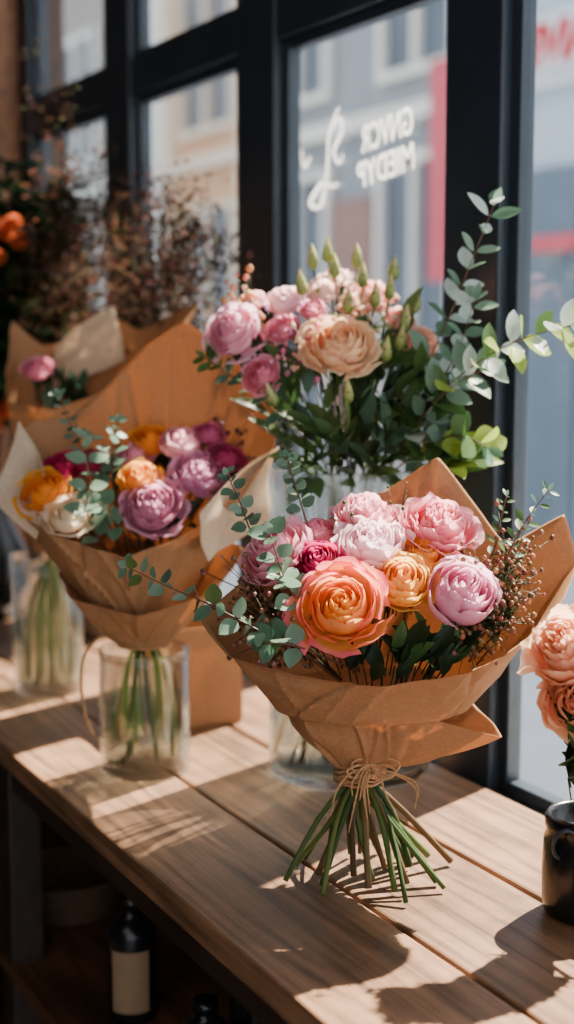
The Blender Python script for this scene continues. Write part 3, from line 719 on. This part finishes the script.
leaves('foliage',P,[(-.02,-.03,.20),(-.01,-.02,.18),(.01,-.02,.14),(.02,0,.20),(0,-.02,.15)],46,(.02,.02,.03),.06,.032,[GD,GM],85,origin=(0,0,.08))
for i,(x,y,z) in enumerate([(-.028,-.01,.25),(-.01,-.02,.21),(.04,.0,.25),(.005,.015,.29)]): stem(P,[(0,0,.0865),(x*.6,y*.6,.16),(x,y,z)],.0025)

# ============================================================ KRAFT BAG
kb=Vector((.88,1.93,TOP))
G=empty('kraft_gift_bag',kb,'plain brown kraft paper bag standing between the vases','paper bag',0)
mb=MB(); W2,D2,H=.062,.05,.155
ring=lambda s,z:[(-W2*s,-D2*s,z),(0,-D2*s*.97,z),(W2*s,-D2*s,z),(W2*s*.94,0,z),(W2*s,D2*s,z),(0,D2*s*.97,z),(-W2*s,D2*s,z),(-W2*s*.94,0,z)]
mb.grid([ring(.01,.0005),ring(.97,.0005),ring(1,.01),ring(.99,.07),ring(1.0,H)],closed=True); mb.obj('bag_body',M_KRAFT,G,smooth=False,solid=.001)
mb=MB(); mb.grid([ring(1.015,H-.03),ring(1.02,H),ring(.985,H),ring(.985,H-.03)],closed=True); mb.obj('folded_rim',M_KRAFT,G,smooth=False)

# ============================================================ DARK BRANCHES AT THE FAR END
def ceramic(name,loc,h,r,mat,label):
    e=empty(name,loc,label,'vase'); mb=MB()
    mb.lathe([(.001,0),(r*.7,0),(r,h*.35),(r*.95,h*.6),(r*.5,h*.9),(r*.55,h),(r*.48,h),(r*.42,h*.88),(.001,h*.6)],40); mb.obj('vase_body',mat,e); return e
M_CER=basic('stoneware',(70,60,54),.6,.2,30)
def branch(parent,base,tip,seed,cols,stemc,nb=30,r=.006,sp=.06,bend=.05,lf=0,t0=.35,per=3,thick=.003,wid=.45):
    rnd=random.Random(seed); mb=MB(); Bv=Vector(base); Tv=Vector(tip)
    m=(Bv+Tv)/2+Vector((rnd.uniform(-bend,bend),rnd.uniform(-bend,bend),bend*.5))
    pts=[Bv,m,Tv]; mb.tube([interp(pts,i/10) for i in range(11)],[thick*(1-.06*i) for i in range(11)],lin(stemc),seg=5)
    for k2 in range(nb):
        t=rnd.uniform(t0,1); p=interp(pts,min(.99,t)); q=p+Vector([rnd.gauss(0,sp) for _ in range(3)])+Vector((0,0,sp*.7))
        mid=(p+q)/2+Vector((0,0,.01)); mb.tube([p,mid,q],.0009,lin(stemc),seg=3)
        for z in range(per):
            qq=q+Vector([rnd.gauss(0,.016) for _ in range(3)])
            c=tuple(v*rnd.uniform(.7,1.25) for v in lin(rnd.choice(cols)))
            if lf: mb.leaf(qq,Vector([rnd.uniform(-1,1),rnd.uniform(-1,1),rnd.uniform(-.2,1)]),(0,-.5,.8),lf*rnd.uniform(.6,1.2),lf*wid,.2,c,nl=4)
            else: mb.blob(qq,r*rnd.uniform(.5,1.3),c)
    return mb.obj('dried_branch' if parent is A1 else 'leafy_branch',M_DRY,parent)
v1=ceramic('stoneware_vase',(.95,2.58,TOP),.26,.075,M_CER,'dark stoneware vase of dried branches')
A1=empty('dried_branch_arrangement',(.95,2.58,TOP),'tall airy dried branches with small brown seed heads','dried flowers',-TH)
for i,(x,y,z) in enumerate([(-.02,-.05,.86),(0,-.05,.74),(.08,-.12,.80),(.16,-.2,.76),(.22,-.3,.72),(.12,-.2,.82),(-.03,-.05,.96),(.25,-.32,.78),(.21,-.28,.68),(.05,-.1,.84),(.18,-.24,.82),(.1,-.14,.70),(-.05,0,.76),(.22,-.30,.75),(.28,-.36,.72)]):
    branch(A1,(x*.08,y*.08,.2),(x,y,z),100+i,[(92,64,52),(70,50,42),(108,80,66),(60,58,42)],(52,38,30),nb=40,sp=.044,lf=.015,t0=.5,per=8,thick=.002,wid=.5)
v2=ceramic('stoneware_vase',(.84,2.86,TOP),.24,.08,M_BLACK,'black stoneware vase of leafy branches and orange blooms')
A2=empty('leafy_arrangement',(.84,2.86,TOP),'dark green leafy branches with small orange flowers','flowers',-TH)
for i,(x,y,z) in enumerate([(.0,0,.74),(.03,0,.84),(.1,-.02,.82),(.02,-.1,.68),(.08,-.1,.80),(.16,-.05,.76),(.04,-.14,.60),(.10,-.1,.84),(.18,-.1,.60),(.12,-.15,.64),(.17,-.1,.80),(.05,-.12,.78),(.0,-.1,.74),(.12,-.18,.72),(.06,-.16,.52)]):
    branch(A2,(x*.08,y*.08,.2),(x,y,z),120+i,[(40,54,36),(32,46,32),(54,66,44)],(44,38,30),nb=46,sp=.042,lf=.055,thick=.0025,t0=.45)
for i,(x,y,z) in enumerate([(.075,-.26,.80),(.10,-.26,.78),(.065,-.26,.765),(.115,-.26,.80),(.085,-.27,.735),(.06,-.26,.80),(.09,-.27,.45),(.07,-.27,.42),(.11,-.27,.47),(.13,-.27,.765)]):
    flower('orange_bloom',A2,(x,y,z),.019,(176,66,30),(200,100,56),(0,-.8,.5),140+i,5,.8,.06)

# ============================================================ STREET OUTSIDE
gr=bx('ground',(1.24,-4,-.15),(30,40,-.05),basic('paving',(196,198,202),.85,.08,2),struct=True)
def building(y0,y1,h,rgb,label,wins,door=None,x=6.0,trimc=(225,225,222),gl=(104,124,142)):
    e=empty('building',(x,(y0+y1)/2,-.05),label,'building'); L2=(y1-y0)/2
    mw=basic('facade_render',rgb,.9,.06,2); mt=basic('facade_trim',trimc,.8,.04,3); mg=basic('facade_glass',gl,.15,.3,1.2)
    mb=MB(); mb.box((0,-L2,0),(3,L2,h)); mb.obj('facade_wall',mw,e,smooth=False)
    for (a,b2,z0,z1) in wins:
        g=MB(); g.box((-.02,a,z0),(.02,b2,z1)); g.obj('shop_window',mg,e,smooth=False)
        f=MB(); t=.07
        for lo,hi in (((a-t,z0-t),(a,z1+t)),((b2,z0-t),(b2+t,z1+t)),((a,z1),(b2,z1+t)),((a,z0-t),(b2,z0)),(((a+b2)/2-.03,z0),((a+b2)/2+.03,z1))):
            f.box((-.08,lo[0],lo[1]),(-.021,hi[0],hi[1]))
        f.obj('window_frame',mt,e,smooth=False)
    c=MB(); c.box((-.15,-L2,3.0),(-.001,L2,3.12)); c.box((-.12,-L2,h-.2),(-.001,L2,h)); c.obj('cornice',mt,e,smooth=False)
    c=MB(); c.box((-.1,-L2,0),(-.001,-L2+.22,h-.2)); c.box((-.1,L2-.22,0),(-.001,L2,h-.2)); c.obj('pilaster',mt,e,smooth=False)
    if door:
        d=MB(); d.box((-.06,door[0],.02),(-.001,door[1],2.5)); d.obj('shop_door',basic('door_paint',door[2],.5,.1,3),e,smooth=False)
    return e
building(3.0,8.05,5.6,(190,202,214),'pale blue-grey shopfront across the street',[(-1.9,-.3,.7,2.6),(.45,1.35,.9,2.8),(-1.8,-.4,3.7,4.8),(.5,1.8,3.7,4.8)],door=(1.55,2.15,(96,112,128)),trimc=(236,238,240),gl=(104,124,142))
building(8.1,11.6,5.9,(144,150,156),'grey-blue shopfront with tall windows across the street',[(-1.35,-.45,.6,2.7),(.45,1.35,.6,2.7),(-1.35,-.45,3.4,5),(.45,1.35,3.4,5)],door=(-.3,.3,(140,104,96)),trimc=(228,224,216),gl=(76,90,104))
building(11.65,13.6,6.3,(208,166,132),'peach rendered townhouse across the street',[(-.6,.5,.8,2.6),(-.6,.5,3.4,5)],trimc=(222,204,184),gl=(90,92,98))
building(13.65,17.0,5.8,(156,152,146),'grey rendered building across the street',[(-1.2,-.2,.8,2.6),(.3,1.3,.8,2.6),(-1.2,-.2,3.4,4.8),(.3,1.3,3.4,4.8)],gl=(80,90,100))
building(17.05,26,6.4,(176,178,178),'pale rendered building across the street',[(-3.5,-2.2,.8,2.6),(-1.2,.2,.8,2.6),(1.2,2.6,.8,2.6),(-3.5,-2.2,3.4,4.8),(-1.2,.2,3.4,4.8)],gl=(80,90,100))
M_RED=basic('red_sign',(206,84,96),.6,.08,4)
M_RED2=basic('red_letters',(205,20,40),.6,.08,4)
bn=MB(); bn.box((-.015,-.12,0),(.015,.12,1.5)); bn.tube([(0,-.14,1.52),(0,.14,1.52)],.02)
o=bn.obj('banner',M_RED,None,smooth=False,loc=(5.80,8.40,1.75)); tag(o,'tall red vertical banner on the shopfront','banner')
SG=empty('shop_sign',(5.80,7.26,3.19),'pale fascia sign with red lettering on the shopfront','sign')
sg=MB(); sg.box((-.02,-.50,-.17),(0,.50,.17)); sg.obj('sign_board',basic('sign_white',(222,226,232),.7,.04,4),SG,smooth=False)
me=textmesh('MEIVIA',.34,.018)
x0=min(v.co.x for v in me.vertices); x1=max(v.co.x for v in me.vertices)
for v in me.vertices: v.co=Vector((-.024+v.co.z,-(v.co.x-(x0+x1)/2)*.92/(x1-x0),v.co.y-.12))
me.materials.clear(); me.materials.append(M_RED2); o=bpy.data.objects.new('letters',me); COL.objects.link(o); o.parent=SG
sg=MB(); sg.box((-.04,-.22,-.05),(0,.22,.05)); o=sg.obj('shop_sign',M_RED,None,smooth=False,loc=(5.84,7.15,1.95)); tag(o,'small red sign board above the shop window','sign')

# ============================================================ LIGHT
w=bpy.data.worlds.new('world'); S.world=w; w.use_nodes=True
bg=w.node_tree.nodes['Background']; bg.inputs[0].default_value=(.90,.94,1,1); bg.inputs[1].default_value=2.15
sd=bpy.data.lights.new('sun','SUN'); sd.energy=42; sd.angle=radians(.8); sd.color=(1,.87,.70)
so=bpy.data.objects.new('sun',sd); COL.objects.link(so)
so.rotation_euler=Vector((-.33,-.12,-.40)).to_track_quat('-Z','Y').to_euler(); so.location=(4,4,6)
ad=bpy.data.lights.new('fill_light','AREA'); ad.energy=14; ad.size=1.6; ad.color=(1,.86,.7)  # added warm fill to lift the interior, not a real fixture in the room
ao=bpy.data.objects.new('fill_light',ad); COL.objects.link(ao); ao.location=(-.9,.2,2.6)
ao.rotation_euler=(Vector((.8,1.6,1.1))-ao.location).to_track_quat('-Z','Y').to_euler()

# ============================================================ CAMERA
cd=bpy.data.cameras.new('camera'); co=bpy.data.objects.new('camera',cd); COL.objects.link(co)
cd.sensor_fit='VERTICAL'; cd.sensor_height=36; cd.lens=36*1400/1024
co.location=(0,0,1.4); co.rotation_euler=(radians(90-7.4),0,-TH)
cd.dof.use_dof=True; cd.dof.focus_distance=1.48; cd.dof.aperture_fstop=2.5
cd.clip_start=.05
S.camera=co
